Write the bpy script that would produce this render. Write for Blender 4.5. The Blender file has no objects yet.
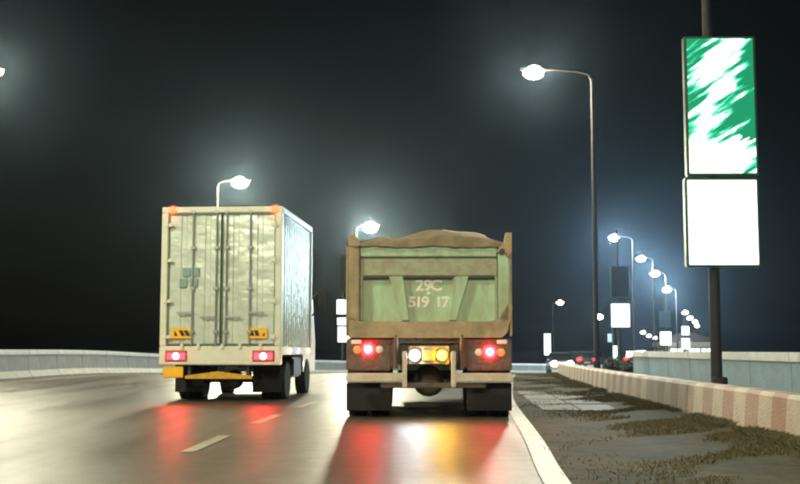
import bpy, bmesh, math, random
from mathutils import Vector, Matrix
random.seed(7)
R = math.radians
S = bpy.context.scene
C = S.collection

# ------------------------------------------------------------------ camera, world, light, exposure
cd = bpy.data.cameras.new('camera'); cam = bpy.data.objects.new('camera', cd); C.objects.link(cam)
cam.location = (0, 0, 1.0); cam.rotation_euler = (R(90 + 5.607), 0, 0)
cd.sensor_width = 36; cd.lens = 49.5; cd.clip_start = .05; cd.clip_end = 5000
cd.dof.use_dof = True; cd.dof.focus_distance = 4.0; cd.dof.aperture_fstop = 8.5
S.camera = cam
w = bpy.data.worlds.new('World'); S.world = w; w.use_nodes = True
nt = w.node_tree; bg = nt.nodes['Background']
sky = nt.nodes.new('ShaderNodeTexSky'); sky.sky_type = 'NISHITA'; sky.sun_disc = False
sky.sun_elevation = R(1.5); sky.sun_rotation = R(200)
nt.links.new(sky.outputs[0], bg.inputs[0]); bg.inputs[1].default_value = 0.002
sl = bpy.data.lights.new('moon', 'SUN'); sl.energy = .004; sl.angle = R(.5); sl.color = (.8, .9, 1)
so = bpy.data.objects.new('moon', sl); C.objects.link(so); so.rotation_euler = (R(55), 0, R(200))
S.view_settings.view_transform = 'Standard'; S.view_settings.look = 'None'
S.view_settings.exposure = 0; S.view_settings.gamma = 1
S.render.engine = 'CYCLES'
S.cycles.max_bounces = 6; S.cycles.volume_bounces = 0; S.cycles.sample_clamp_indirect = 6
S.cycles.filter_width = 1.9
try: S.cycles.use_denoising = True
except Exception: pass
LAMP_S = 2900          # radiance of a near street lamp's glass bowl

# ------------------------------------------------------------------ materials
MATS = {}
def mat(name, col, rough=.6, metal=0, var=.25, scale=6, bump=0, bscale=40, col2=None, coat=0, spec=.5, emit=None, es=0, stretch=(1,1,1)):
    if name in MATS: return MATS[name]
    m = bpy.data.materials.new(name); m.use_nodes = True
    n = m.node_tree.nodes; l = m.node_tree.links; p = n['Principled BSDF']
    p.inputs['Roughness'].default_value = rough; p.inputs['Metallic'].default_value = metal
    p.inputs['Coat Weight'].default_value = coat; p.inputs['Specular IOR Level'].default_value = spec
    tc = n.new('ShaderNodeTexCoord'); mp = n.new('ShaderNodeMapping'); mp.inputs['Scale'].default_value = stretch
    l.new(tc.outputs['Object'], mp.inputs[0])
    nz = n.new('ShaderNodeTexNoise'); nz.inputs['Scale'].default_value = scale; nz.inputs['Detail'].default_value = 8
    nz.inputs['Roughness'].default_value = .65
    l.new(mp.outputs[0], nz.inputs['Vector'])
    rp = n.new('ShaderNodeValToRGB'); rp.color_ramp.elements[0].position = .32; rp.color_ramp.elements[1].position = .68
    c2 = col2 or tuple(c*(1-var) for c in col)
    rp.color_ramp.elements[0].color = (*c2, 1); rp.color_ramp.elements[1].color = (*col, 1)
    l.new(nz.outputs[0], rp.inputs[0]); l.new(rp.outputs[0], p.inputs['Base Color'])
    if bump:
        nb = n.new('ShaderNodeTexNoise'); nb.inputs['Scale'].default_value = bscale; nb.inputs['Detail'].default_value = 5
        l.new(mp.outputs[0], nb.inputs['Vector'])
        b = n.new('ShaderNodeBump'); b.inputs['Strength'].default_value = bump; b.inputs['Distance'].default_value = .05
        l.new(nb.outputs[0], b.inputs['Height']); l.new(b.outputs[0], p.inputs['Normal'])
    if emit:
        p.inputs['Emission Color'].default_value = (*emit, 1); p.inputs['Emission Strength'].default_value = es
    MATS[name] = m; return m
def glow(name, col, s):
    return mat(name, tuple(min(1, c) * .5 for c in col), .3, emit=col, es=s)

concrete = mat('concrete', (.2,.2,.17), .6, var=.45, scale=2.5, bump=.3, bscale=25)
concrete_teal = mat('concrete_teal_light_tint', (.22,.36,.46), .55, var=.35, scale=2, bump=.25, bscale=20)  # teal light from lightboxes and lamps put into the concrete colour
white_paint = mat('white_coping_paint', (.78,.8,.78), .5, var=.25, scale=3)
kerb_cream = mat('kerb_cream_paint', (.66,.58,.47), .55, var=.3, scale=2.5, bump=.3, bscale=30)
kerb_red = mat('kerb_worn_red_paint', (.36,.22,.16), .55, col2=(.42,.31,.23), scale=2.5, bump=.3, bscale=30)
galv = mat('galvanised_steel', (.4,.41,.4), .4, .6, var=.25, scale=5)
pole_m = mat('weathered_pole_steel', (.035,.032,.03), .7, .2, var=.25, scale=5)
dark_steel = mat('dark_steel', (.05,.05,.05), .5, .3, var=.4)
rubber = mat('black_rubber', (.012,.012,.012), .8, var=.3, scale=20, bump=.3)
rim_m = mat('steel_rim', (.18,.17,.15), .5, .5, var=.5)
black_plastic = mat('black_plastic', (.02,.02,.02), .5)
chassis_m = mat('muddy_chassis', (.06,.05,.04), .7, col2=(.13,.1,.07), scale=7, bump=.4)
dark_glass = mat('dark_glass', (.01,.012,.014), .08)
cream_metal = mat('cream_truck_paint', (.74,.74,.6), .35, col2=(.62,.64,.48), scale=4, bump=.08, bscale=6, coat=.3)
door_metal = mat('dented_pale_sheet', (.68,.77,.66), .24, .2, col2=(.5,.56,.47), scale=1.5, bump=.48, bscale=1.9, coat=.25, stretch=(1,1,1.6))
side_metal = mat('side_sheet_aluminium', (.6,.68,.55), .2, .4, col2=(.45,.54,.43), scale=3, bump=.5, bscale=6)
trim_green = mat('green_grey_trim', (.16,.22,.13), .5, var=.4)
yellow_paint = mat('yellow_reflective', (.9,.5,.02), .4, var=.15, scale=12, emit=(1,.5,.0), es=.0)
yellow_bar = mat('yellow_bar_paint', (.7,.38,.02), .5, var=.35, scale=8)
stripe_black = mat('black_print', (.02,.018,.015), .5)
faded_teal = mat('faded_teal_print', (.25,.38,.35), .35, .2, var=.3, scale=15)
dump_green = mat('dusty_green_truck_paint', (.43,.63,.41), .5, col2=(.33,.34,.19), scale=2.2, bump=.2, bscale=6, stretch=(2.2,2.2,.7))
dump_brown = mat('mud_caked_steel', (.54,.37,.22), .75, col2=(.24,.2,.11), scale=2.4, bump=.4, bscale=9)
dump_edge = mat('worn_green_edge', (.38,.46,.3), .6, col2=(.32,.25,.14), scale=5, bump=.3)
tarp_m = mat('brown_tarpaulin', (.3,.21,.12), .7, col2=(.16,.13,.07), scale=5, bump=.5, bscale=7)
rope_m = mat('pale_rope', (.75,.68,.5), .6)
bumper_white = mat('dirty_white_bumper', (.68,.6,.5), .5, col2=(.5,.4,.3), scale=7)
letter_m = mat('white_lettering', (.85,.84,.72), .5, var=.12, scale=20)
soil_m = mat('loose_soil', (.2,.14,.08), .9, var=.5, scale=8, bump=.6)
plate_m = mat('orange_number_plate', (.75,.42,.1), .5)
leaf_m = mat('dark_shrub_leaf', (.03,.05,.025), .6, var=.5)
bark_m = mat('shrub_stem', (.07,.05,.035), .8)
car_grey = mat('dark_car_paint', (.06,.065,.07), .25, .3, coat=.6)
car_silver = mat('silver_car_paint', (.35,.36,.36), .25, .5, coat=.6)
roof_m = mat('brown_roof_sheet', (.02,.013,.009), .9, spec=.05)
stucco = mat('pale_fascia', (.5,.42,.33), .7)
panel_dark = mat('unlit_panel', (.02,.03,.04), .4)
red_glow = glow('red_tail_lens', (1,.002,.003), 110)
red_hot = glow('tail_bulb', (1,.3,.27), 30)
amber_glow = glow('amber_lens', (1,.5,.0015), 330)
amber_dim = glow('amber_dim_lens', (1,.22,.05), 1.2)
white_hot = glow('white_work_bulb', (.9,.96,1), 260)
orange_red = glow('marker_lens', (1,.015,.004), 34)
blue_glow = glow('blue_marker_lens', (.12,.15,1), 14)
orange_marker = glow('orange_marker_lens', (1,.45,.1), 16)
head_glow = glow('headlamp_lens', (1,.9,.68), 700)
lamp_lens = glow('street_lamp_lens', (1,.95,.69), LAMP_S)
near_lens = glow('near_street_lamp_lens', (1,.95,.75), LAMP_S*.55)
added_post_lens = glow('added_post_lamp_lens', (1,.92,.66), LAMP_S*.1)  # lens of the lamp added out of view on the lightbox post
cool_lens = glow('cool_street_lamp_lens', (.7,.9,1), LAMP_S*1.0)
far_lens = glow('far_lamp_lens', (1,.9,.7), 90)
lit_panel = glow('lit_white_panel', (.93,.98,1), 3.2)
cyan_panel = glow('lit_cool_panel', (.86,.97,1), 3)
window_glow = glow('lit_window', (.9,1,.98), 2.5)
dim_panel = glow('dim_panel', (.55,.66,.7), .35)
green_sign = glow('lit_green_sign', (.6,1,.8), 2.5)
pale_refl = mat('pale_reflector_glow', (.7,.62,.5), .3, emit=(1,.8,.6), es=.15)  # faint emission stands in for light thrown back; not a lamp
cream_refl = mat('cream_reflector_glow', (.85,.75,.55), .3, emit=(1,.8,.5), es=.3)  # no lamp inside: returned light put in as a slight glow

def advert_material():                      # flat printed film of the upper lightbox, lit from behind
    m = bpy.data.materials.new('green_advert_film'); m.use_nodes = True
    n = m.node_tree.nodes; l = m.node_tree.links; p = n['Principled BSDF']
    tc = n.new('ShaderNodeTexCoord'); mp = n.new('ShaderNodeMapping')
    mp.inputs['Rotation'].default_value = (0, R(32), 0)
    l.new(tc.outputs['Object'], mp.inputs[0])
    m2 = n.new('ShaderNodeMapping'); m2.inputs['Scale'].default_value = (.55, 1, 3.6); l.new(mp.outputs[0], m2.inputs[0]); mp = m2
    a = n.new('ShaderNodeTexNoise'); a.inputs['Scale'].default_value = 2.6; a.inputs['Detail'].default_value = 5
    l.new(mp.outputs[0], a.inputs['Vector'])
    sp = n.new('ShaderNodeSeparateXYZ'); l.new(tc.outputs['Object'], sp.inputs[0])
    # a white sweep through the middle and a white foot: part of the print
    def mth(op, x, y=None):
        k = n.new('ShaderNodeMath'); k.operation = op
        for i, v in enumerate((x, y)):
            if v is None: continue
            if isinstance(v, (int, float)): k.inputs[i].default_value = v
            else: l.new(v, k.inputs[i])
        return k.outputs[0]
    diag = mth('ABSOLUTE', mth('ADD', mth('ADD', sp.outputs[0], .17), mth('MULTIPLY', mth('SUBTRACT', sp.outputs[2], 1.5), -.22)))
    sweep = mth('SUBTRACT', .74, mth('MULTIPLY', diag, 1.15))
    foot = mth('MULTIPLY', mth('LESS_THAN', mth('ADD', mth('ADD', sp.outputs[2], mth('MULTIPLY', sp.outputs[0], -.18)), mth('MULTIPLY', mth('SUBTRACT', a.outputs[0], .5), .9)), .58), .9)
    fac = mth('ADD', mth('ADD', mth('MULTIPLY', mth('SUBTRACT', a.outputs[0], .5), 3.2), sweep), foot)
    rp = n.new('ShaderNodeValToRGB'); e = rp.color_ramp.elements
    e[0].position = .12; e[0].color = (.0,.13,.06,1); e[1].position = .62; e[1].color = (1,1,.97,1)
    k = e.new(.36); k.color = (.03,.43,.25,1)
    l.new(fac, rp.inputs[0]); l.new(rp.outputs[0], p.inputs['Base Color']); l.new(rp.outputs[0], p.inputs['Emission Color'])
    p.inputs['Emission Strength'].default_value = 2.0
    return m
advert_m = advert_material()

def road_material():
    m = bpy.data.materials.new('wet_asphalt'); m.use_nodes = True
    n = m.node_tree.nodes; l = m.node_tree.links; p = n['Principled BSDF']
    tc = n.new('ShaderNodeTexCoord')
    def noise(sc, det, st=(1,1,1)):
        mp = n.new('ShaderNodeMapping'); mp.inputs['Scale'].default_value = st; l.new(tc.outputs['Object'], mp.inputs[0])
        k = n.new('ShaderNodeTexNoise'); k.inputs['Scale'].default_value = sc; k.inputs['Detail'].default_value = det
        l.new(mp.outputs[0], k.inputs['Vector']); return k.outputs[0]
    big = noise(.4, 5, (2.4,.16,1)); fine = noise(60, 4); mid = noise(4, 6)
    rp = n.new('ShaderNodeValToRGB'); rp.color_ramp.elements[0].color = (.048,.042,.026,1); rp.color_ramp.elements[1].color = (.085,.075,.048,1)
    rp.color_ramp.elements[0].position = .35; rp.color_ramp.elements[1].position = .65
    l.new(mid, rp.inputs[0]); l.new(rp.outputs[0], p.inputs['Base Color'])
    r2 = n.new('ShaderNodeMapRange'); r2.inputs['From Min'].default_value = .38; r2.inputs['From Max'].default_value = .64
    r2.inputs['To Min'].default_value = .29; r2.inputs['To Max'].default_value = .44
    l.new(big, r2.inputs[0]); l.new(r2.outputs[0], p.inputs['Roughness'])
    p.inputs['Specular IOR Level'].default_value = .36
    b = n.new('ShaderNodeBump'); b.inputs['Strength'].default_value = .55; b.inputs['Distance'].default_value = .012
    l.new(fine, b.inputs['Height']); b2 = n.new('ShaderNodeBump'); b2.inputs['Strength'].default_value = .1; b2.inputs['Distance'].default_value = .03
    l.new(mid, b2.inputs['Height']); l.new(b.outputs[0], b2.inputs['Normal']); l.new(b2.outputs[0], p.inputs['Normal'])
    return m
road_m = road_material()
ground_m = mat('dark_wet_ground', (.03,.032,.02), .8, var=.5, scale=.8, bump=.4, bscale=8)
verge_m = mat('muddy_mossy_verge', (.085,.071,.03), .75, spec=.15, col2=(.025,.027,.01), scale=.9, bump=.9, bscale=7)
paint_m = mat('worn_road_paint', (.46,.45,.35), .45, col2=(.2,.19,.13), scale=3.5)
slab_m = mat('pale_worn_slab', (.1,.095,.06), .6, col2=(.1,.1,.06), scale=4, bump=.3)
grass_m = mat('wet_olive_grass', (.1,.09,.035), .6, col2=(.075,.055,.022), scale=2)

# ------------------------------------------------------------------ mesh helpers
class MB:
    def __init__(s): s.v = []; s.f = []
    def add(s, vs, fs):
        o = len(s.v); s.v += [tuple(v) for v in vs]; s.f += [tuple(i+o for i in f) for f in fs]; return s
    def box(s, x0, x1, y0, y1, z0, z1, b=0):
        if b <= 0:
            vs = [(x,y,z) for z in (z0,z1) for x,y in ((x0,y0),(x1,y0),(x1,y1),(x0,y1))]
            return s.add(vs, [(3,2,1,0),(4,5,6,7),(0,1,5,4),(1,2,6,5),(2,3,7,6),(3,0,4,7)])
        bm = bmesh.new(); bmesh.ops.create_cube(bm, size=1)
        bmesh.ops.scale(bm, vec=(x1-x0,y1-y0,z1-z0), verts=bm.verts)
        bmesh.ops.translate(bm, vec=((x0+x1)/2,(y0+y1)/2,(z0+z1)/2), verts=bm.verts)
        bmesh.ops.bevel(bm, geom=bm.edges[:], offset=b, segments=2, affect='EDGES')
        bm.verts.index_update()
        s.add([v.co[:] for v in bm.verts], [[v.index for v in f.verts] for f in bm.faces]); bm.free(); return s
    def tube(s, pts, r, n=10, r1=None):
        pts = [Vector(p) for p in pts]; rings = []; m = len(pts)
        for i, p in enumerate(pts):
            t = (pts[min(i+1,m-1)] - pts[max(i-1,0)]).normalized()
            u = t.orthogonal().normalized() if i == 0 else (u - t*u.dot(t)).normalized()
            vv = t.cross(u); rr = r if r1 is None else r + (r1-r)*i/(m-1)
            rings.append([p + (u*math.cos(2*math.pi*k/n) + vv*math.sin(2*math.pi*k/n))*rr for k in range(n)])
        vs = [q for g in rings for q in g]; fs = []
        for i in range(m-1):
            for k in range(n):
                a, b = i*n+k, i*n+(k+1)%n; fs.append((a,b,b+n,a+n))
        fs += [tuple(range(n-1,-1,-1)), tuple((m-1)*n+k for k in range(n))]
        return s.add(vs, fs)
    def lathe(s, prof, axis='x', n=24, at=(0,0,0)):      # prof: (offset along axis, radius)
        vs = []; fs = []; m = len(prof)
        for a, r in prof:
            for k in range(n):
                c, q = math.cos(2*math.pi*k/n)*r, math.sin(2*math.pi*k/n)*r
                v = {'x':(a,c,q),'y':(c,a,q),'z':(c,q,a)}[axis]
                vs.append((v[0]+at[0], v[1]+at[1], v[2]+at[2]))
        for i in range(m-1):
            for k in range(n):
                a, b = i*n+k, i*n+(k+1)%n; fs.append((a,b,b+n,a+n))
        fs += [tuple(range(n)), tuple((m-1)*n+k for k in range(n-1,-1,-1))]
        return s.add(vs, fs)
    def prism(s, poly, a0, a1, axis='y'):                # polygon extruded along an axis
        n = len(poly); vs = []
        for a in (a0, a1):
            for p, q in poly: vs.append({'y':(p,a,q),'x':(a,p,q),'z':(p,q,a)}[axis])
        return s.add(vs, [tuple(range(n)), tuple(range(2*n-1,n-1,-1))] + [(i,(i+1)%n+0,(i+1)%n+n,i+n) for i in range(n)])
    def dome(s, c, r, ax=(0,-1,0), n=14, flat=.5):
        ax = Vector(ax).normalized(); u = ax.orthogonal().normalized(); v = ax.cross(u); c = Vector(c)
        vs = []; fs = []; m = 4
        for i in range(m):
            a = i/m*math.pi/2
            for k in range(n):
                th = 2*math.pi*k/n
                vs.append(c + (u*math.cos(th)+v*math.sin(th))*r*math.cos(a) + ax*r*flat*math.sin(a))
        vs.append(c + ax*r*flat)
        for i in range(m-1):
            for k in range(n):
                a, b = i*n+k, i*n+(k+1)%n; fs.append((a,b,b+n,a+n))
        for k in range(n): fs.append(((m-1)*n+k,(m-1)*n+(k+1)%n,m*n))
        fs.append(tuple(range(n-1,-1,-1)))
        return s.add(vs, fs)
    def mesh(s, name, m, smooth=False):
        me = bpy.data.meshes.new(name); me.from_pydata(s.v, [], s.f)
        bm = bmesh.new(); bm.from_mesh(me); bmesh.ops.recalc_face_normals(bm, faces=bm.faces); bm.to_mesh(me); bm.free()
        me.materials.append(m)
        if smooth:
            for p in me.polygons: p.use_smooth = True
            try: me.set_sharp_from_angle(angle=R(40))
            except Exception: pass
        return me
    def build(s, name, m, parent=None, smooth=False):
        o = bpy.data.objects.new(name, s.mesh(name, m, smooth)); C.objects.link(o)
        if parent: o.parent = parent
        return o
def tag(o, label=None, cat=None, group=None, kind=None):
    if label: o['label'] = label
    if cat: o['category'] = cat
    if group: o['group'] = group
    if kind: o['kind'] = kind
    return o
def thing(name, label, cat, loc=(0,0,0), rz=0, group=None):
    o = bpy.data.objects.new(name, None); C.objects.link(o); o.empty_display_size = .3
    o.location = loc; o.rotation_euler = (0,0,rz)
    return tag(o, label, cat, group)
def inst(o, parent, loc=None, rot=None):
    c = o.copy(); C.objects.link(c); c.parent = parent
    if loc is not None: c.location = loc
    if rot is not None: c.rotation_euler = rot
    return c
def dup(root, loc, rz, label, group=None):
    r = root.copy(); C.objects.link(r); r.location = loc; r.rotation_euler = (0,0,rz); r['label'] = label
    if group: r['group'] = group
    for ch in list(root.children):
        c = ch.copy(); C.objects.link(c); c.parent = r
        for g in list(ch.children):
            d = g.copy(); C.objects.link(d); d.parent = c
    return r

# ------------------------------------------------------------------ terrain profile and road paths
def zg(y):
    if y < 40: return 0.
    if y < 50: return -.02*(y-40)**2/20
    if y < 190: return -.1 - .02*(y-50)
    return -2.9
def spline(P, step=1.0):
    P = [Vector((x,y,0)) for x, y in P]; out = []
    for i in range(len(P)-1):
        p0, p1, p2, p3 = P[max(i-1,0)], P[i], P[i+1], P[min(i+2,len(P)-1)]
        n = max(2, int((p2-p1).length/step))
        for k in range(n):
            t = k/n
            out.append(.5*((2*p1)+(p2-p0)*t+(2*p0-5*p1+4*p2-p3)*t*t+(3*p1-p0-3*p2+p3)*t**3))
    out.append(P[-1]); return out
def resample(pts, step=None, n=None):
    L = [0]
    for a, b in zip(pts, pts[1:]): L.append(L[-1]+(b-a).length)
    if n is None: n = int(L[-1]/step)
    out = []; j = 0
    for i in range(n+1):
        d = L[-1]*i/n if step is None else i*step
        while j < len(L)-2 and L[j+1] < d: j += 1
        t = (d-L[j])/max(1e-6, L[j+1]-L[j]); out.append(pts[j].lerp(pts[j+1], t))
    return out
LEFT = spline([(-13,-60),(-13,0),(-13,34),(-12.2,53),(-9.7,70),(-5.7,85),(1,100),(11,116),(25,132),(42,147),(66,160),(100,172)])
KERB = spline([(3.6,-60),(4.1,0),(4.5,12.4),(5.05,26),(6.4,43),(8.6,58),(11.8,72),(17,88),(25,103),(36,117),(52,131),(90,150)])
EDGE = spline([(-.4,-20),(.75,0),(1.19,8.2),(1.5,12.2),(2.06,20.4),(2.42,24.5),(3.2,32),(4.4,43),(6.4,57),(9.5,71),(14.5,87),(22,101.5)])
LANE = spline([(-2.35,-20),(-2.25,0),(-2.07,11.8),(-1.93,16),(-1.6,22),(-1.0,30),(.2,42),(2.2,56),(5.6,72),(11,88),(19,103)])

def ribbon(name, A, B, m, lift, n=160, kind='structure', cols=1):
    A = resample(A, n=n); B = resample(B, n=n); mb = MB(); vs = []; fs = []
    for a, b in zip(A, B):
        for k in range(cols+1):
            q = a.lerp(b, k/cols); vs.append((q.x, q.y, zg(q.y)+lift))
    W = cols+1
    for i in range(n):
        for k in range(cols): fs.append((i*W+k, i*W+k+1, (i+1)*W+k+1, (i+1)*W+k))
    mb.add(vs, fs); o = mb.build(name, m); return tag(o, kind=kind)
# ground: one sheet to the horizon
ys = list(range(-60, 240, 6)) + [260, 320, 450, 700, 1200, 2500]; xs = [-1500,-300,-80,-30,0,30,80,300,1500]
mb = MB(); mb.add([(x,y,zg(y)-.03) for y in ys for x in xs],
    [(i*9+k,i*9+k+1,(i+1)*9+k+1,(i+1)*9+k) for i in range(len(ys)-1) for k in range(8)])
tag(mb.build('ground', ground_m), kind='structure')
ribbon('road', LEFT, KERB, road_m, 0.0, n=170, cols=6)
ribbon('verge', [p for p in EDGE if p.y > -18], [p for p in KERB if -18 < p.y < 101], verge_m, .012, n=130, cols=3)
def offset_line(P, w):
    out = []
    for i, p in enumerate(P):
        t = (P[min(i+1,len(P)-1)] - P[max(i-1,0)]).normalized(); nrm = Vector((t.y,-t.x,0)); out.append(p+nrm*w)
    return out
ribbon('edge_line', offset_line(EDGE,-.13), offset_line(EDGE,.07), paint_m, .018, n=130)
LEDGE = offset_line([p for p in LEFT if p.y > -20], 1.0)
ribbon('edge_line', offset_line(LEDGE,-.07), offset_line(LEDGE,.08), paint_m, .006, n=130)
# lane dashes
LR = resample([p for p in LANE if p.y > -6], step=.1)
def piece(a, b): 
    return [p for p in LR if a <= p.y <= b]
y0 = 10.85
while y0 < 70:
    seg = piece(y0, y0+2.2)
    ribbon('lane_dash', offset_line(seg,-.075), offset_line(seg,.075), paint_m, .006, n=6)
    y0 += 4.2
# pale slabs of worn paving let into the verge beside the edge line
vt = thing('paving_strip', 'pale worn paving slabs beside the white edge line, right of the tipper truck', 'paving', (2.75,18.5,0), 0)
for i in range(4):
    for j in range(2):
        x0 = -.15 + j*.66 + i*.11; yy = i*2.1
        mbx = MB().box(-.31,.31,-1.0,1.0,0,.035,.008)
        o = mbx.build('slab', slab_m, vt); o.location = (x0+.1, yy+.6, -.018+random.uniform(0,.012)); o.rotation_euler = (R(random.uniform(-.3,.3)),R(random.uniform(-.6,.6)),R(-4))

# ------------------------------------------------------------------ barriers
def runs(P, step, y0, y1=None, smax=None):
    Q = resample([p for p in P if p.y >= y0], step=step)
    return list(zip(Q, Q[1:]))
bt = thing('concrete_barrier', 'long grey concrete barrier with white coping curving along the left side of the road', 'barrier')
jersey = MB().prism([(-.3,0),(.3,0),(.3,.08),(.16,.3),(.11,.84),(-.11,.84),(-.16,.3),(-.3,.08)], -1.485, 1.485)
jm = jersey.mesh('barrier_panel', concrete); cm = MB().box(-.15,.15,-1.495,1.495,.842,1.02,.02).mesh('coping', white_paint)
for a, b in runs(offset_line(LEFT,-.15), 3.0, 14)[:62]:
    mid = (a+b)/2; rz = math.atan2(-(b.x-a.x), b.y-a.y); rx = math.atan2(zg(b.y)-zg(a.y), 3.0)
    for nm, me in (('barrier_panel', jm), ('coping', cm)):
        o = bpy.data.objects.new(nm, me); C.objects.link(o); o.parent = bt
        o.location = (mid.x, mid.y, zg(mid.y)-.01); o.rotation_euler = (rx, 0, rz)
kt = thing('median_kerb', 'low striped cream and worn red kerb curving along the right verge', 'kerb')
kp = [(-.16,-.05),(.16,-.05),(.15,.45),(.11,.5),(-.08,.5),(-.12,.45)]
kms = [MB().prism(kp, -.2785, .2785).mesh('kerb_block', m) for m in (kerb_cream, kerb_red)]
for i, (a, b) in enumerate(runs(KERB, .56, 5)[:235]):
    mid = (a+b)/2; rz = math.atan2(-(b.x-a.x), b.y-a.y); rx = math.atan2(zg(b.y)-zg(a.y), .56)
    o = bpy.data.objects.new('kerb_block', kms[i%2]); C.objects.link(o); o.parent = kt
    o.location = (mid.x+random.uniform(-.003,.003), mid.y, zg(mid.y)+random.uniform(-.003,.003)); o.rotation_euler = (rx+R(random.uniform(-.5,.5)), 0, rz)
wt = thing('parapet_wall', 'blue grey parapet wall with white coping on the far side of the median', 'wall')
wm = MB().box(-.12,.12,-1.49,1.49,-.1,.74,.01).mesh('wall_panel', concrete_teal)
wc = MB().box(-.17,.17,-1.495,1.495,.742,.95,.02).mesh('coping', white_paint)
for i in range(12):
    t = i/11; x = 7.75+.95*(1.5+3*i-0)/34; y = 6.5+3*i
    for nm, me in (('wall_panel', wm), ('coping', wc)):
        o = bpy.data.objects.new(nm, me); C.objects.link(o); o.parent = wt
        o.location = (x, y, zg(y)); o.rotation_euler = (0,0,-math.atan2(.95,34))

# ------------------------------------------------------------------ box truck
bx = thing('box_truck', 'pale cream box truck with two rear doors and lit red tail lamps', 'truck', (-3.5,21.5,0), R(-4.3))
W2 = 1.2
fr = MB()
fr.box(-1.2,-1.07,-.02,.1,1.08,3.69,.012).box(1.07,1.2,-.02,.1,1.08,3.69,.012).box(-1.2,1.2,-.02,.1,3.692,3.81,.012)
fr.build('rear_frame', cream_metal, bx)
MB().box(-1.2,1.2,-.03,.12,.71,1.076,.015).build('rear_sill', cream_metal, bx)
# body shell: roof, floor, left and right corrugated sides, front wall
MB().box(-1.18,1.18,.1,3.8,3.76,3.8).build('roof', cream_metal, bx)
MB().box(-1.16,1.16,.1,3.8,.98,1.06).build('floor', dark_steel, bx)
MB().box(-1.16,1.16,3.76,3.81,1.06,3.76).build('front_wall', side_metal, bx)
for sx in (-1,1):
    prof = []; y = .1
    while y < 3.72:
        for dy, dx in ((0,0),(.13,0),(.16,.028),(.22,.028),(.25,0)):
            prof.append((sx*(1.15+dx), y+dy))
        y += .262
    mbs = MB(); vs = []
    for x, yy in prof: vs += [(x,yy,1.0),(x,yy,3.72)]
    mbs.add(vs, [(2*i,2*i+2,2*i+3,2*i+1) for i in range(len(prof)-1)]); mbs.build('side_panel', side_metal, bx)
    MB().box(min(sx*1.13,sx*1.2),max(sx*1.13,sx*1.2),.1,3.82,3.69,3.81,.01).build('top_rail', cream_metal, bx)
    MB().box(min(sx*1.13,sx*1.2),max(sx*1.13,sx*1.2),.12,3.82,.9,1.06,.01).build('bottom_rail', cream_metal, bx)
    MB().box(min(sx*1.13,sx*1.2),max(sx*1.13,sx*1.2),3.72,3.82,1.06,3.69,.01).build('corner_post', cream_metal, bx)
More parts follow.
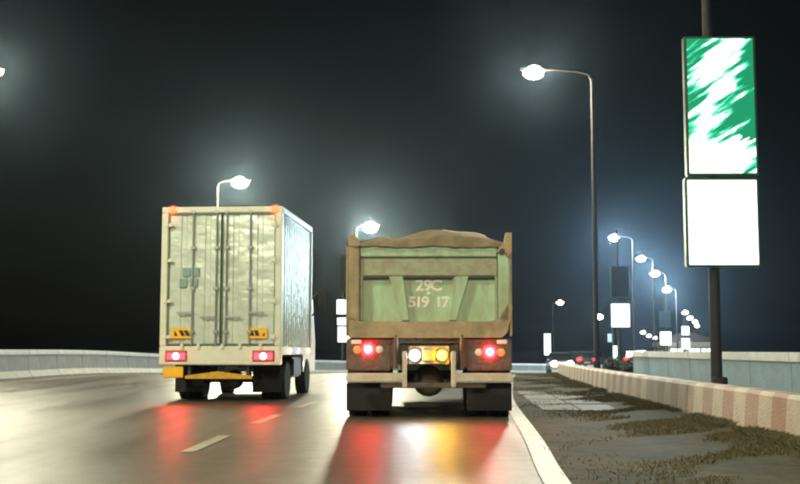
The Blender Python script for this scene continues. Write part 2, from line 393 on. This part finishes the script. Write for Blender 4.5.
for sx in (-1,1):
    mbd = MB(); vs = []; prof = []
    pts = [(.03,0)]
    for cx in (.22,.7): pts += [(cx,0),(cx+.02,.012),(cx+.1,.012),(cx+.12,0)]
    pts += [(1.05,0)]
    for px, dy in pts: vs += [(sx*px,.035+dy,1.12),(sx*px,.035+dy,3.66)]
    mbd.add(vs, [(2*i,2*i+2,2*i+3,2*i+1) for i in range(len(pts)-1)])
    dr = mbd.build('door', door_metal, bx)
    # gasket frame round the leaf
    g = MB()
    a, b2 = sorted((sx*.012, sx*.028)); g.box(a,b2,.005,.05,1.1,3.68)
    a, b2 = sorted((sx*1.045, sx*1.066)); g.box(a,b2,.005,.05,1.1,3.68)
    a, b2 = sorted((sx*.046, sx*1.044)); g.box(a,b2,.005,.05,3.655,3.685).box(a,b2,.005,.05,1.095,1.125)
    g.build('gasket', trim_green, dr)
    for rx in (.1,.57):
        MB().tube([(sx*rx,-.005,1.02),(sx*rx,-.005,3.74)], .017, 8).build('lock_rod', galv, dr, True)
        for z in (1.04,1.35,2.2,3.0,3.71): MB().box(sx*rx-.045,sx*rx+.045,-.028,.02,z-.03,z+.03,.006).build('rod_bracket', galv, dr)
        a, b2 = sorted((sx*rx, sx*(rx+.3)))
        MB().box(a,b2,-.035,-.018,1.62 if rx < .3 else 1.7,1.66 if rx < .3 else 1.74,.006).build('handle', galv, dr)
    for z in (1.25,1.95,2.75,3.45):
        a, b2 = sorted((sx*.98, sx*1.15))
        MB().box(a,b2,-.04,-.021,z-.035,z+.035,.006).tube([(sx*1.075,-.045,z-.07),(sx*1.075,-.045,z+.07)],.016,8).build('hinge', cream_metal, dr)
    # hazard sticker
    cx = -.78 if sx < 0 else .72
    st = MB().box(cx-.2,cx+.2,-.006,.0,1.22,1.43,.002).build('hazard_sticker', yellow_paint, dr)
    blk = MB()
    if sx < 0: blk.prism([(cx-.13,1.27),(cx-.06,1.27),(cx-.12,1.37),(cx-.13,1.37)],-.0085,-.0065)
    off = -.05 if sx < 0 else -.16
    for q in (0,.1): blk.prism([(cx+off+q+.04,1.27),(cx+off+q+.12,1.27),(cx+off+q+.08,1.38),(cx+off+q,1.38)] if sx > 0 else
                              [(cx+off+q+.06,1.27),(cx+off+q+.14,1.27),(cx+off+q+.08,1.38),(cx+off+q,1.38)],-.0085,-.0065)
    if sx > 0: blk.prism([(cx+.1,1.27),(cx+.16,1.27),(cx+.15,1.34)],-.0085,-.0065)
    blk.build('sticker_stripe', stripe_black, st)
    if sx < 0:
        for i, (qx, qz) in enumerate(((-.7,2.52),(-.52,2.52),(-.76,2.31),(-.55,2.31))):
            MB().box(qx-.075,qx+.075,.004,.03,qz-.085,qz+.085,.003).build('faded_square', faded_teal, dr)
    # tail lamp on the sill, marker on the roof corner
    lx = sx*.86
    tl = MB().box(lx-.19,lx+.19,-.055,-.031,.8,.96,.012).build('tail_lamp', red_glow, bx)
    MB().dome((lx,-.056,.88),.065,flat=.4).build('bulb', red_hot, tl, True)
    MB().box(lx-.215,lx+.215,-.044,-.0305,.775,.985,.008).build('lamp_surround', black_plastic, tl)
    mx = -.98 if sx < 0 else 1.06
    MB().dome((mx,-.022,3.752),.075,flat=.6).build('marker_lamp', orange_red, bx, True)
    # mud flap
    a, b2 = sorted((sx*.5, sx*1.08)); MB().box(a,b2,.72,.735,.16,.72).build('mud_flap', rubber, bx)
for x in (-.75,-.42,.05,.4,.8): MB().box(x-.03,x+.03,-.06,-.031,1.02,1.12,.006).build('door_stop', cream_metal, bx)
MB().box(-1.13,-.72,-.0,.02,.46,.68,.01).build('orange_reflector', yellow_paint, bx)
MB().prism([(-.7,.44),(.62,.44),(.62,.5),(-.05,.585),(-.7,.5)], .05,.1).build('underrun_bar', yellow_bar, bx)
MB().box(-.66,-.6,.1,.3,.46,.7).box(.5,.56,.1,.3,.46,.7).build('bar_bracket', dark_steel, bx)
MB().box(-.42,-.34,.15,5.4,.66,.86).box(.34,.42,.15,5.4,.66,.86).box(-.34,.34,.2,.3,.68,.84).box(-.34,.34,2.6,2.7,.68,.84).build('chassis', dark_steel, bx)
MB().tube([(-.95,1.35,.4),(.95,1.35,.4)],.07,10).dome((0,1.3,.4),.2,flat=.9).build('rear_axle', chassis_m, bx, True)
def wheel(parent, x, y, r, wd, name='wheel', rm=rim_m):
    t = MB().lathe([(-wd/2,r*.62),(-wd/2,r*.9),(-wd/2+.03,r*.98),(-wd/4,r),(wd/4,r),(wd/2-.03,r*.98),(wd/2,r*.9),(wd/2,r*.62)],'x',28).build(name, rubber, parent, True)
    t.location = (x,y,r-.006)
    MB().lathe([(-wd*.4,r*.6),(-wd*.25,r*.58),(-wd*.2,r*.2),(wd*.2,r*.2),(wd*.25,r*.58),(wd*.4,r*.6)],'x',20).build('rim', rm, t, True)
    tr = MB()
    for k in range(28):
        a = 2*math.pi*k/28; c, s_ = math.cos(a), math.sin(a)
        q = Vector((0,c,s_))*(r*.985); u = Vector((0,-s_,c))*.022; e = Vector((0,c,s_))*.022
        for x0, x1 in ((-wd*.46,-wd*.08),(wd*.08,wd*.46)):
            vs = [Vector((xx,0,0))+q+uu+ee for xx in (x0,x1) for uu in (u,-u) for ee in (e*0,e)]
            tr.add(vs, [(0,1,3,2),(4,6,7,5),(0,4,5,1),(2,3,7,6),(1,5,7,3)])
    tr.build('tread', rubber, t)
    return t
for x in (-.98,-.72,.72,.98): wheel(bx, x, 1.35, .39, .23)
for x in (-.88,.88): wheel(bx, x, 4.5, .39, .24)
MB().box(.55,1.1,2.0,3.0,.42,.85,.04).build('tool_box', black_plastic, bx)
MB().box(-1.1,-.6,2.2,3.0,.42,.8,.06).build('fuel_tank', galv, bx)
for (y, m) in ((.95,orange_marker),(1.95,blue_glow),(3.3,orange_marker)):
    MB().dome((1.202,y,.98),.055,(1,-.4,0),flat=.6).build('side_lamp', m, bx, True)
cab = MB().prism([(3.95,.5),(5.75,.5),(5.8,1.2),(5.35,2.2),(5.1,2.3),(3.95,2.3)], -.98,.98,'x').build('cab', cream_metal, bx)
MB().prism([(5.82,1.25),(5.83,1.25),(5.4,2.12),(5.39,2.12)], -.85,.85,'x').build('windscreen', dark_glass, cab)
for sx in (-1,1):
    a, b2 = sorted((sx*.982,sx*.99)); MB().box(a,b2,4.3,5.2,1.35,2.05).build('side_window', dark_glass, cab)
    mr = MB().box(sx*1.25-.09,sx*1.25+.09,4.95,5.02,1.95,2.45,.03).build('mirror', black_plastic, cab)
    MB().tube([(sx*.98,5.1,2.2),(sx*1.25,5.03,2.45)],.018,8).tube([(sx*.98,5.1,1.8),(sx*1.25,5.03,2.05)],.018,8).build('mirror_arm', black_plastic, mr)

# ------------------------------------------------------------------ dump truck
dt = thing('dump_truck', 'muddy green tipper truck with a tall tailgate and white registration lettering', 'dump truck', (.43,16.4,0), R(-1))
# body tub
side = MB()
for sx in (-1,1):
    a, b2 = sorted((sx*1.1,sx*1.2)); o = MB().box(a,b2,.12,5.3,1.35,2.6,.01).build('side_wall', dump_green, dt)
    rb = MB()
    for q in range(6):
        a, b2 = sorted((sx*1.2,sx*1.25)); rb.box(a,b2,.4+q*.85,.5+q*.85,1.3,2.55)
    rb.build('side_rib', dump_edge, o)
    # rear corner post with a worn outer edge
    a, b2 = sorted((sx*1.03,sx*1.2)); p_ = MB().box(a,b2,-.06,.118,1.42,2.5 if sx > 0 else 2.62,.02).build('corner_post', dump_green if sx > 0 else dump_brown, dt)
    a, b2 = sorted((sx*1.2,sx*1.235)); MB().box(a,b2,-.05,.118,1.2,2.55,.012).build('edge_plate', dump_brown, p_)
    if sx > 0:
        MB().prism([(1.0,2.44),(1.03,2.5),(1.12,2.58),(1.15,2.74),(1.235,2.74),(1.235,2.45),(1.18,2.36),(1.12,2.46)],-.09,.1).build('hinge_hook', dump_brown, p_)
        MB().tube([(1.09,-.12,2.46),(1.09,.1,2.46)],.04,10).build('hinge_pin', dark_steel, p_, True)
    else:
        MB().prism([(-1.03,2.62),(-1.03,2.55),(-1.2,2.55),(-1.2,2.7),(-1.1,2.72)],-.08,.1).build('hinge_hook', dump_brown, p_)
MB().box(-1.1,1.1,.1,5.3,1.25,1.35).build('tub_floor', dump_brown, dt)
MB().box(-1.1,1.1,5.2,5.3,1.35,2.85,.01).build('headboard', dump_green, dt)
# tailgate
tg = MB().box(-1.02,1.02,.05,.1,1.4,2.56).build('tailgate', dump_green, dt)
MB().box(-1.02,1.02,-.035,.05,2.385,2.56,.015).build('top_rail', dump_green, tg)
MB().box(-1.02,1.02,-.01,.05,2.1,2.365,.012).build('cross_beam', dump_edge, tg)
MB().box(-1.02,1.02,.0,.049,2.365,2.384).build('beam_groove', dark_steel, tg)
for a0,a1 in ((-1.0,-.6),(-.4,.36),(.56,.98)):
    MB().box(a0,a1,-.006,.049,2.06,2.098,.004).build('painted_recess_shade', dark_steel, tg)  # dark strips paint the shade under the cross beam
for sx in (-1,1):
    P = [(sx*.39,2.095),(sx*.59,2.095),(sx*.4,1.44),(sx*.3,1.44)]
    MB().prism(P,-.012,.05).build('slanted_rib', dump_green, tg)
    a, b2 = sorted((sx*.985,sx*1.02)); MB().box(a,b2,-.01,.05,1.44,2.095).build('end_rib', dump_edge, tg)
MB().prism([(-1.19,1.18),(1.08,1.18),(1.16,1.26),(1.24,1.62),(1.2,1.72),(1.04,1.46),(.9,1.42),(-1.0,1.42),(-1.19,1.5)], -.06,.045).build('bottom_sill', dump_brown, dt)
def lettering(txt, size, cell, x, z, parent):
    for k, ch in enumerate(txt):
        if ch == ' ': continue
        cu = bpy.data.curves.new('letter', 'FONT'); cu.body = ch; cu.size = size; cu.align_x = 'CENTER'; cu.extrude = .002; cu.bevel_depth = .008; cu.bevel_resolution = 0
        o = bpy.data.objects.new('letter', cu); C.objects.link(o)
        bpy.context.view_layer.update()
        me = bpy.data.meshes.new_from_object(o.evaluated_get(bpy.context.evaluated_depsgraph_get()))
        bpy.data.objects.remove(o)
        me.materials.clear(); me.materials.append(letter_m)
        q = bpy.data.objects.new('letter', me); C.objects.link(q); q.parent = parent
        q.scale = (1.12, 1, .25); q.location = (x+(k-(len(txt)-1)/2)*cell, .049, z); q.rotation_euler = (R(90),0,0)
lettering('29C', .225, .125, -.01, 1.885, tg); lettering('.', .3, .1, 0, 1.825, tg); lettering('519 17', .215, .1, 0, 1.64, tg)
# heaped tarpaulin over the load
def heap(x, y):
    e = max(0, 1-(abs(x)/1.1)**4)
    return 2.6 + e*(.17 + .07*math.sin(2.1*x+.4+y*.7) * (1 if x > -.6 else .6) + .03*math.sin(7*x+3*y)) * min(1, .35+(y+.1)*1.2)
mbt = MB(); NX, NY = 36, 28; vs = []
for j in range(NY+1):
    y = -.02 + 5.2*(j/NY)**1.3
    for i in range(NX+1):
        x = -1.12+2.24*i/NX; vs.append((x,y,heap(x,y)))
fs = [(j*(NX+1)+i,j*(NX+1)+i+1,(j+1)*(NX+1)+i+1,(j+1)*(NX+1)+i) for j in range(NY) for i in range(NX)]
n0 = len(vs)
for r_ in range(1,4):
    for i in range(NX+1):
        x = -1.12+2.24*i/NX; z = heap(x,-.02); zz = 2.535 + .012*math.sin(7*x+1)+.008*math.sin(29*x)-.03*max(0,x-.5)
        vs.append((x,-.045-.012*r_-.012*math.sin(13*x+r_), z+(zz-z)*r_/3))
for r_ in range(3):
    for i in range(NX):
        a = (n0+(r_-1)*(NX+1)+i) if r_ else i; b = n0+r_*(NX+1)+i
        fs.append((a,b,b+1,a+1))
tp = mbt.add(vs, fs).build('tarpaulin', tarp_m, dt, True)
MB().tube([(x,.5,heap(x,.5)+.006) for x in (.22,.34,.46,.58,.7,.8,.88)],.012,6).build('tarpaulin_rope', rope_m, tp, True)
# chassis and undercarriage
MB().box(-.45,-.36,.1,7.2,.82,1.1).box(.36,.45,.1,7.2,.82,1.1).box(-.36,.36,.12,.2,.84,1.08).box(-.36,.36,3,3.1,.84,1.08).build('chassis', chassis_m, dt)
MB().box(-1.0,1.0,.06,.3,1.1,1.2).build('rear_crossmember', chassis_m, dt)
for y in (.75,2.1):
    MB().tube([(-1.15,y,.5),(1.15,y,.5)],.09,12).dome((0,y-.05,.52),.24,flat=.9).build('axle', chassis_m, dt, True)
    for x in (-1.08,-.74,.74,1.08): wheel(dt, x, y, .52, .29)
for x in (-1.02,1.02): wheel(dt, x, 5.9, .52, .3)
for sx in (-1,1):
    a, b2 = sorted((sx*.56,sx*1.23)); MB().box(a,b2,.14,.155,.1,.5,.004).build('mud_flap', rubber, dt)
    lp = MB().box(a,b2,.0,.13,.69,1.17,.02).build('lamp_panel', mat('muddy_lamp_panel',(.17,.12,.09),.7,col2=(.09,.065,.05),scale=9,bump=.4,bscale=20), dt)
    zc = 1.01 if sx < 0 else .97
    l0 = MB().dome((sx*.9,-.003,zc),.105,flat=.35).build('tail_lamp', red_glow, lp, True)
    MB().dome((sx*.9,-.037,zc),.055,flat=.5).build('bulb', red_hot, l0, True)
    MB().dome((sx*1.065,-.003,zc-.005),.06,flat=.3).build('indicator', amber_dim, lp, True)
    MB().dome((sx*.735,-.003,zc-.005),.055,flat=.3).build('reflector', pale_refl, lp, True)
    MB().box(sx*1.08-.075,sx*1.08+.075,-.02,.0,1.09,1.15,.008).build('reflective_strip', cream_refl, lp)
    a, b2 = sorted((sx*.36,sx*1.23)); MB().box(a,b2,-.08,-.01,.52,.66,.02).build('bumper', bumper_white, dt)
    MB().box(sx*.36-.035,sx*.36+.035,-.085,-.0,.45,.98,.01).build('bumper_support', bumper_white, dt)
    MB().tube([(sx*.49,-.02,.72),(sx*.49,-.03,1.22)],.035,10).build('tipping_rod', chassis_m, dt, True)
    a, b2 = sorted((sx*.46,sx*.57)); MB().box(a,b2,-.01,.12,.74,1.17,.01).build('hinge_bracket', chassis_m, dt)
MB().box(-.72,.84,-.05,.0,.44,.515,.012).build('bumper_bar', chassis_m, dt)
MB().box(-.1,.09,-.03,-.01,.84,1.0,.006).build('number_plate', plate_m, dt)
MB().box(-.3,.3,-.009,.1,.79,1.06,.01).build('lamp_bracket', dump_brown, dt)
wl = MB().dome((-.21,-.03,.92),.075,flat=.6).build('work_lamp', white_hot, dt, True)
MB().lathe([(0,.1),(.03,.095)],'y',14,(-.21,-.028,.92)).build('lamp_housing', black_plastic, wl)
wl = MB().dome((.19,-.03,.92),.07,flat=.5).build('amber_lamp', amber_glow, dt, True)
MB().lathe([(0,.09),(.03,.085)],'y',14,(.19,-.028,.92)).build('lamp_housing', black_plastic, wl)
MB().box(-.6,.6,6.9,7.0,.3,.6).build('front_bar', dark_steel, dt)
cab = MB().prism([(5.45,.6),(7.3,.6),(7.35,1.5),(7.15,2.62),(5.45,2.65)], -1.2,1.2,'x').build('cab', dump_green, dt)
MB().prism([(7.38,1.55),(7.39,1.55),(7.2,2.5),(7.19,2.5)], -1.05,1.05,'x').build('windscreen', dark_glass, cab)
for sx in (-1,1):
    a, b2 = sorted((sx*1.202,sx*1.21)); MB().box(a,b2,5.9,6.9,1.6,2.4).build('side_window', dark_glass, cab)
    mr = MB().box(sx*1.68-.09,sx*1.68+.09,6.3,6.38,2.2,2.95,.03).build('mirror', black_plastic, cab)
    MB().tube([(sx*1.2,6.6,2.5),(sx*1.68,6.39,2.75)],.02,8).tube([(sx*1.2,6.6,2.2),(sx*1.68,6.39,2.3)],.02,8).build('mirror_arm', black_plastic, mr)

# ------------------------------------------------------------------ street lamps
def street_lamp(label, base, head, arm_dx, arm_dy=0, lens=lamp_lens, r=1, b=1, group='street lamps along the road'):
    """base (x,y), head height above sea level zero, arm reaching from the pole to the lamp head"""
    z0 = zg(base[1])-.03; H = head - z0
    t = thing('street_lamp', label, 'street lamp', (base[0], base[1], z0), 0, group)
    MB().lathe([(0,.26*r),(.04,.26*r),(.05,.15*r),(.6,.14*r),(.62,.11*r)],'z',12).build('base', pole_m, t, True)
    MB().tube([(0,0,.6),(0,0,H*.5),(0,0,H-.35)],.105*r,12,.06*r).build('pole', pole_m, t, True)
    pts = [(0,0,H-.4),(arm_dx*.06,arm_dy*.06,H-.15),(arm_dx*.25,arm_dy*.25,H-.02),(arm_dx*.6,arm_dy*.6,H+.05),(arm_dx*.92,arm_dy*.92,H+.07)]
    MB().tube(pts,.045*r,8,.035*r).build('arm', pole_m, t, True)
    d = Vector((arm_dx,arm_dy,0)).normalized(); c = Vector((arm_dx,arm_dy,H+.06))
    hd = MB().lathe([(-.46*b,.06*b),(-.34*b,.16*b),(.1*b,.22*b),(.36*b,.16*b),(.46*b,.05*b)],'x',14).build('lamp_head', pole_m, t, True)
    hd.scale = (1,1,.5); hd.rotation_euler = (0,0,math.atan2(d.y,d.x)); hd.location = c
    ln = MB().lathe([(-.33*b,.03*b),(-.29*b,.16*b),(-.17*b,.26*b),(0,.3*b),(.17*b,.26*b),(.29*b,.16*b),(.33*b,.03*b)],'x',16).build('lens', lens, hd, True)  # bowl made oversized, its bright disc stands in for glare
    ln.location = (0.02*r,0,-.2*b)
    ln.scale = (1,1,1.5)
    return t
def at(px, py, Y):          # bearing helper: metres from the camera's road position
    v = (242-py)/1100; th = R(5.607); c, s_ = math.cos(th), math.sin(th)
    k = Y/(c - v*s_); return (px-400)/1100*k, 1.0+(s_+v*c)*k
def lamp_at(label, px, py, Y, arm, **kw):
    x, z = at(px, py, Y); return street_lamp(label, (x-arm, Y), z, arm, **kw)
lamp_at('tall street lamp with a long arm over the road, right of the tipper truck', 534, 71, 43, -2.3, lens=near_lens, b=1.15)
lamp_at('street lamp beyond the left barrier, its glare at the upper left edge', -7, 70, 42, 2.0)
lamp_at('street lamp shining just above the roof of the box truck', 240, 181, 68, 1.4, b=1.5)
lamp_at('street lamp glaring over the top left corner of the tipper truck', 370, 226, 95, 1.2, b=1.9)
lamp_at('brightest distant street lamp right of the tall lamp pole', 614, 237, 95, -1.6, lens=cool_lens, b=1.2)
lamp_at('distant street lamp second in the falling row beside the big lightbox', 641, 258, 111, -1.2, lens=cool_lens, b=1.2)
lamp_at('distant street lamp third in the falling row beside the big lightbox', 655, 273, 126, -1.2, lens=cool_lens, b=1.4)
lamp_at('distant street lamp lowest in the falling row beside the big lightbox', 667, 289, 148, -1.2, lens=cool_lens, b=1.5)
lamp_at('lone distant street lamp above the narrow white lightbox', 560, 302, 183, 1.2, lens=far_lens, b=1.6)
lamp_at('distant amber street lamp just left of the second lightbox', 599, 316, 252, 1.2, lens=far_lens, b=2.6)
for o_, px, py, Y in (('topmost', 685,312,220),('second',690,317.5,250),('third',695,321.5,280),('lowest',697,325.5,310)):
    lamp_at(o_+' of the four tiny far street lamps slanting above the low building', px, py, Y, -1, lens=far_lens, b=1.7, group='far lamps above the low building')
for o_, px, py, Y in (('left',643,332,400),('middle',649,335.5,450),('right',655,337.5,500)):
    lamp_at(o_+' one of three tiny far street lamps left of the small square lightbox', px, py, Y, -1, lens=far_lens, b=2.3, group='far lamps left of the third lightbox')
# the same rows carried on beside and behind the camera
street_lamp('street lamp beside the left barrier, level with the camera', (-14,11), 11.9, 2.2)
street_lamp('street lamp beside the left barrier, behind the camera', (-14,-14), 11.9, 2.2)
street_lamp('street lamp on the median, behind the camera', (4.9,-6), 11.9, -2.3)

# ------------------------------------------------------------------ lightboxes on posts
def lightbox_post(label, px, Y, boxes, top, pole_r=.1, base=None, group='advertising lightboxes on posts'):
    x, _ = at(px, 350, Y); z0 = zg(Y)-.03
    t = thing('lightbox_post', label, 'lightbox', (x, Y, z0), 0, group)
    MB().lathe([(0,pole_r*2.2),(.05,pole_r*2.2),(.06,pole_r*1.4),(.5,pole_r*1.35),(.52,pole_r)],'z',12).build('base', pole_m, t, True)
    MB().tube([(0,.2,.3),(0,.2,(top-z0)*.5),(0,.2,top-z0)],pole_r,12,pole_r*.7).build('pole', pole_m, t, True)
    for (x0,x1,y0,y1,m) in boxes:
        a0, z1 = at(x0, y0, Y); a1, zb = at(x1, y1, Y)
        hw = (a1-a0)/2; cx = (a0+a1)/2-x; h = z1-zb
        b = MB().box(-hw-.05,hw+.05,-.1,.09,-.05,h+.05,.02).build('lightbox', mat('lightbox_case',(.03,.1,.05),.4), t)
        b.location = (cx,0,zb-z0)
        f = MB().box(-hw,hw,-.115,-.1005,0,h,.005).build('lit_face' if m is not panel_dark else 'unlit_face', m, b)
        f.location = (0,0,0)
        MB().box(-hw,hw,.0905,.105,0,h,.005).build('back_face', m, b)
        MB().box(-.16,.16,.02,.3,h*.2-.05,h*.2+.05).box(-.16,.16,.02,.3,h*.8-.05,h*.8+.05).build('bracket', galv, b)
    return t
big = lightbox_post('large lightbox post with a green and white advert above a blank white panel', 719, 21,
    [(685,755,40,174,advert_m),(686,757,181,265,lit_panel)], 11.7, .11)
def added_post_lamp(t, H, dx, b):  # unseen lamp added atop the post to brighten kerb and road
    a = MB().tube([(0,.2,H-.3),(dx*.1,.2,H-.05),(dx*.5,.2,H+.05),(dx*.92,.2,H+.07)],.05,8,.035).build('arm', pole_m, t, True)
    hd = MB().lathe([(-.46*b,.06*b),(-.34*b,.16*b),(.1*b,.22*b),(.36*b,.16*b),(.46*b,.05*b)],'x',14).build('lamp_head', pole_m, t, True)
    hd.location = (dx,.2,H+.06); hd.scale = (1,1,.5)
    ln = MB().lathe([(-.33*b,.03*b),(-.29*b,.16*b),(-.17*b,.26*b),(0,.3*b),(.17*b,.26*b),(.29*b,.16*b),(.33*b,.03*b)],'x',16).build('lens', added_post_lens, hd, True)
    ln.location = (.02,0,-.2*b); ln.scale = (1,1,1.5)
added_post_lamp(big, 11.9, -2.4, 1)
lightbox_post('square white lightbox under a dark unlit panel, beside the tall lamp pole', 620, 75,
    [(611,629.5,304,327,lit_panel),(611,628,267,297,panel_dark)], 9.2)
lightbox_post('small square white lightbox under a dark unlit panel, left of the low building', 665, 120,
    [(660,671,332,345,lit_panel),(660,670,312,327,panel_dark)], 8)
lightbox_post('pair of stacked white panels in front of the low building', 685, 138,
    [(681.5,689,326.5,335,cyan_panel),(681.5,689.5,338.5,349,lit_panel)], 6)
lightbox_post('narrow tall white lightbox above the oncoming headlights', 547, 136,
    [(544,550.5,334,355,lit_panel)], 3.2)
lightbox_post('stacked cool white panels seen at the left flank of the tipper truck', 342, 92,
    [(337,346,300,314,cyan_panel),(337.5,350,318,325,cyan_panel),(338,350,327,342,cyan_panel)], 6)
lightbox_post('tiny green tinged sign beside the dark shrub, under a dim grey panel', 613, 128,
    [(613,617,346,360,green_sign),(607.5,611.5,334,342,dim_panel)], 3.6)

# ------------------------------------------------------------------ low building far right
Y = 150; x, z = at(692, 340, Y); z0 = zg(Y)-.03
bd = thing('kiosk_building', 'low lit roadside building with a brown hipped roof behind the parapet wall', 'building', (x, Y, z0), 0)
s = Y/1100
MB().box(-3.4,3.0,0,6,0,3.5).build('wall', stucco, bd)
MB().box(-3.9,3.5,-.5,6.5,3.52,4.2,.03).build('fascia', stucco, bd)
MB().add([(-4.1,-.7,4.22),(3.7,-.7,4.22),(3.7,6.7,4.22),(-4.1,6.7,4.22),(-.9,2,5.5),(.9,2,5.5),(.9,4,5.5),(-.9,4,5.5)],
   [(0,1,5,4),(1,2,6,5),(2,3,7,6),(3,0,4,7),(4,5,6,7),(3,2,1,0)]).build('roof', roof_m, bd)
for x0, x1 in ((-2.9,-1.3),(-.4,1.0),(1.3,1.9),(2.1,2.8)):
    wf = MB().box(x0-.06,x1+.06,-.03,-.001,1.4,3.36,.01).build('window', galv, bd)
    MB().box(x0,x1,-.045,-.031,1.5,3.3).build('pane', window_glow, wf)

# ------------------------------------------------------------------ cars far ahead
def car(label, loc, rz, paint, lamps):
    t = thing('car', label, 'car', loc, rz)
    bm_ = MB().prism([(-2.1,.35),(-2.15,.75),(-2.0,.95),(-1.2,1.02),(.9,.98),(2.0,.85),(2.15,.6),(2.1,.32)],-.85,.85,'x').build('body', paint, t)
    MB().prism([(-1.75,.96),(-1.1,1.42),(.1,1.45),(.95,.97)],-.72,.72,'x').build('cabin', dark_glass, bm_)
    MB().prism([(-1.15,1.425),(-.95,1.475),(0,1.49),(.15,1.455)],-.7,.7,'x').build('roof', paint, bm_)
    for x in (-.8,.8):
        for y in (-1.35,1.35): wheel(t, x, y, .31, .2)
    for sx in (-1,1):
        if lamps == 'head': MB().dome((sx*.55,2.12,.72),.19,(0,1,0),flat=.4).build('headlamp', head_glow, bm_, True)
        else:
            MB().box(sx*.66-.16,sx*.66+.16,-2.19,-2.12,.74,.9,.02).build('tail_lamp', red_glow, bm_)
    MB().box(-.25,.25,-2.2,-2.16,.5,.62).build('number_plate', bumper_white, bm_)
    return t
x, z = at(560, 363, 80); car('oncoming car with both headlamps lit on the far bend', (x, 80, zg(80)+.004), R(176), car_silver, 'head')
x, z = at(592, 358, 92); car('dark car with red tail lamps beyond the kerb, left of the shrub', (x, 92, zg(92)+.35), R(-20), car_grey, 'tail')
x, z = at(638, 357, 92); car('dark car with a red tail lamp showing at the end of the parapet wall', (x, 92, zg(92)+.4), R(-20), car_grey, 'tail')

# ------------------------------------------------------------------ shrub at the end of the wall
def shrub(label, loc, sx, sy, h, n, group=None):
    t = thing('shrub', label, 'shrub', loc, 0, group)
    st = MB()
    for i in range(7):
        a = random.uniform(0,6.28); q = random.uniform(.2,.6)
        st.tube([(0,0,0),(math.cos(a)*sx*q*.5,math.sin(a)*sy*q*.5,h*.4),(math.cos(a)*sx*q,math.sin(a)*sy*q,h*.8)],.02,5,.006)
    st.build('stem', bark_m, t)
    mb = MB()
    for i in range(n):
        a = random.uniform(0,6.28); r = random.random()**.5; zz = random.random()
        lump = .75+.25*math.sin(3*a+1)+.12*math.sin(7*a)
        p = Vector((math.cos(a)*r*sx*lump, math.sin(a)*r*sy*lump, h*(.08+.92*zz*(1-.45*r*r)*lump)))
        u = Vector((random.gauss(0,1),random.gauss(0,1),random.gauss(0,.6))).normalized()*random.uniform(.04,.08); v = u.orthogonal().normalized()*random.uniform(.02,.035)
        mb.add([p-u,p+v,p+u,p-v],[(0,1,2,3)])
    mb.build('foliage', leaf_m, t)
x, z = at(616, 365, 46); shrub('dark rounded shrub at the left end of the parapet wall', (x,46,zg(46)-.03), .75,.5,.85,2600,'shrubs on the median')
x, z = at(629, 365, 44); shrub('dark shrub tight against the end of the parapet wall', (x,44,zg(44)-.03), .5,.5,.75,1800,'shrubs on the median')

# ------------------------------------------------------------------ grass of the verge
KR = resample([p for p in KERB if p.y > 4], step=.05)
mb = MB()
def blade(x, y, z, h):
    a = random.uniform(0,6.28); dx, dy = math.cos(a)*.005, math.sin(a)*.005; lx, ly = random.gauss(0,.7)*h, random.gauss(0,.7)*h
    mb.add([(x-dx,y-dy,z),(x+dx,y+dy,z),(x+dx*.6+lx*.5,y+dy*.6+ly*.5,z+h*.6),(x+lx,y+ly,z+h)],[(0,1,2,3)])
for i in range(190000):
    q = random.random()**1.8; p = KR[int(q*min(len(KR)-1, 1000))]
    d = abs(random.gauss(0,.95))
    if d > 2.9 or d > (p.x-.2-(.75+.055*p.y)) : continue
    X, Yy = p.x-.16-d, p.y+random.uniform(-.03,.03)
    clump = math.sin(Yy*1.7+d*2.3)+math.sin(Yy*.63-d*2.1+1)+.7*math.sin(Yy*4.3+d*5.7)+random.gauss(0,.22)
    if clump < .25-.9*max(0,1-d): continue
    blade(X, Yy, zg(p.y)+.008, random.uniform(.015,.06)*(1.6 if d < .4 else .8))
tag(mb.build('grass', grass_m), kind='stuff')

# ------------------------------------------------------------------ rain haze
hz = MB().box(-150,260,-50,720,-5,16)
hm = bpy.data.materials.new('rain_haze'); hm.use_nodes = True; hn = hm.node_tree
hn.nodes.remove(hn.nodes['Principled BSDF'])
pv = hn.nodes.new('ShaderNodeVolumePrincipled'); pv.inputs['Density'].default_value = .0002
pv.inputs['Color'].default_value = (.55,.78,1,1); pv.inputs['Anisotropy'].default_value = .9
hn.links.new(pv.outputs[0], hn.nodes['Material Output'].inputs['Volume'])
tag(hz.build('haze', hm), kind='stuff')
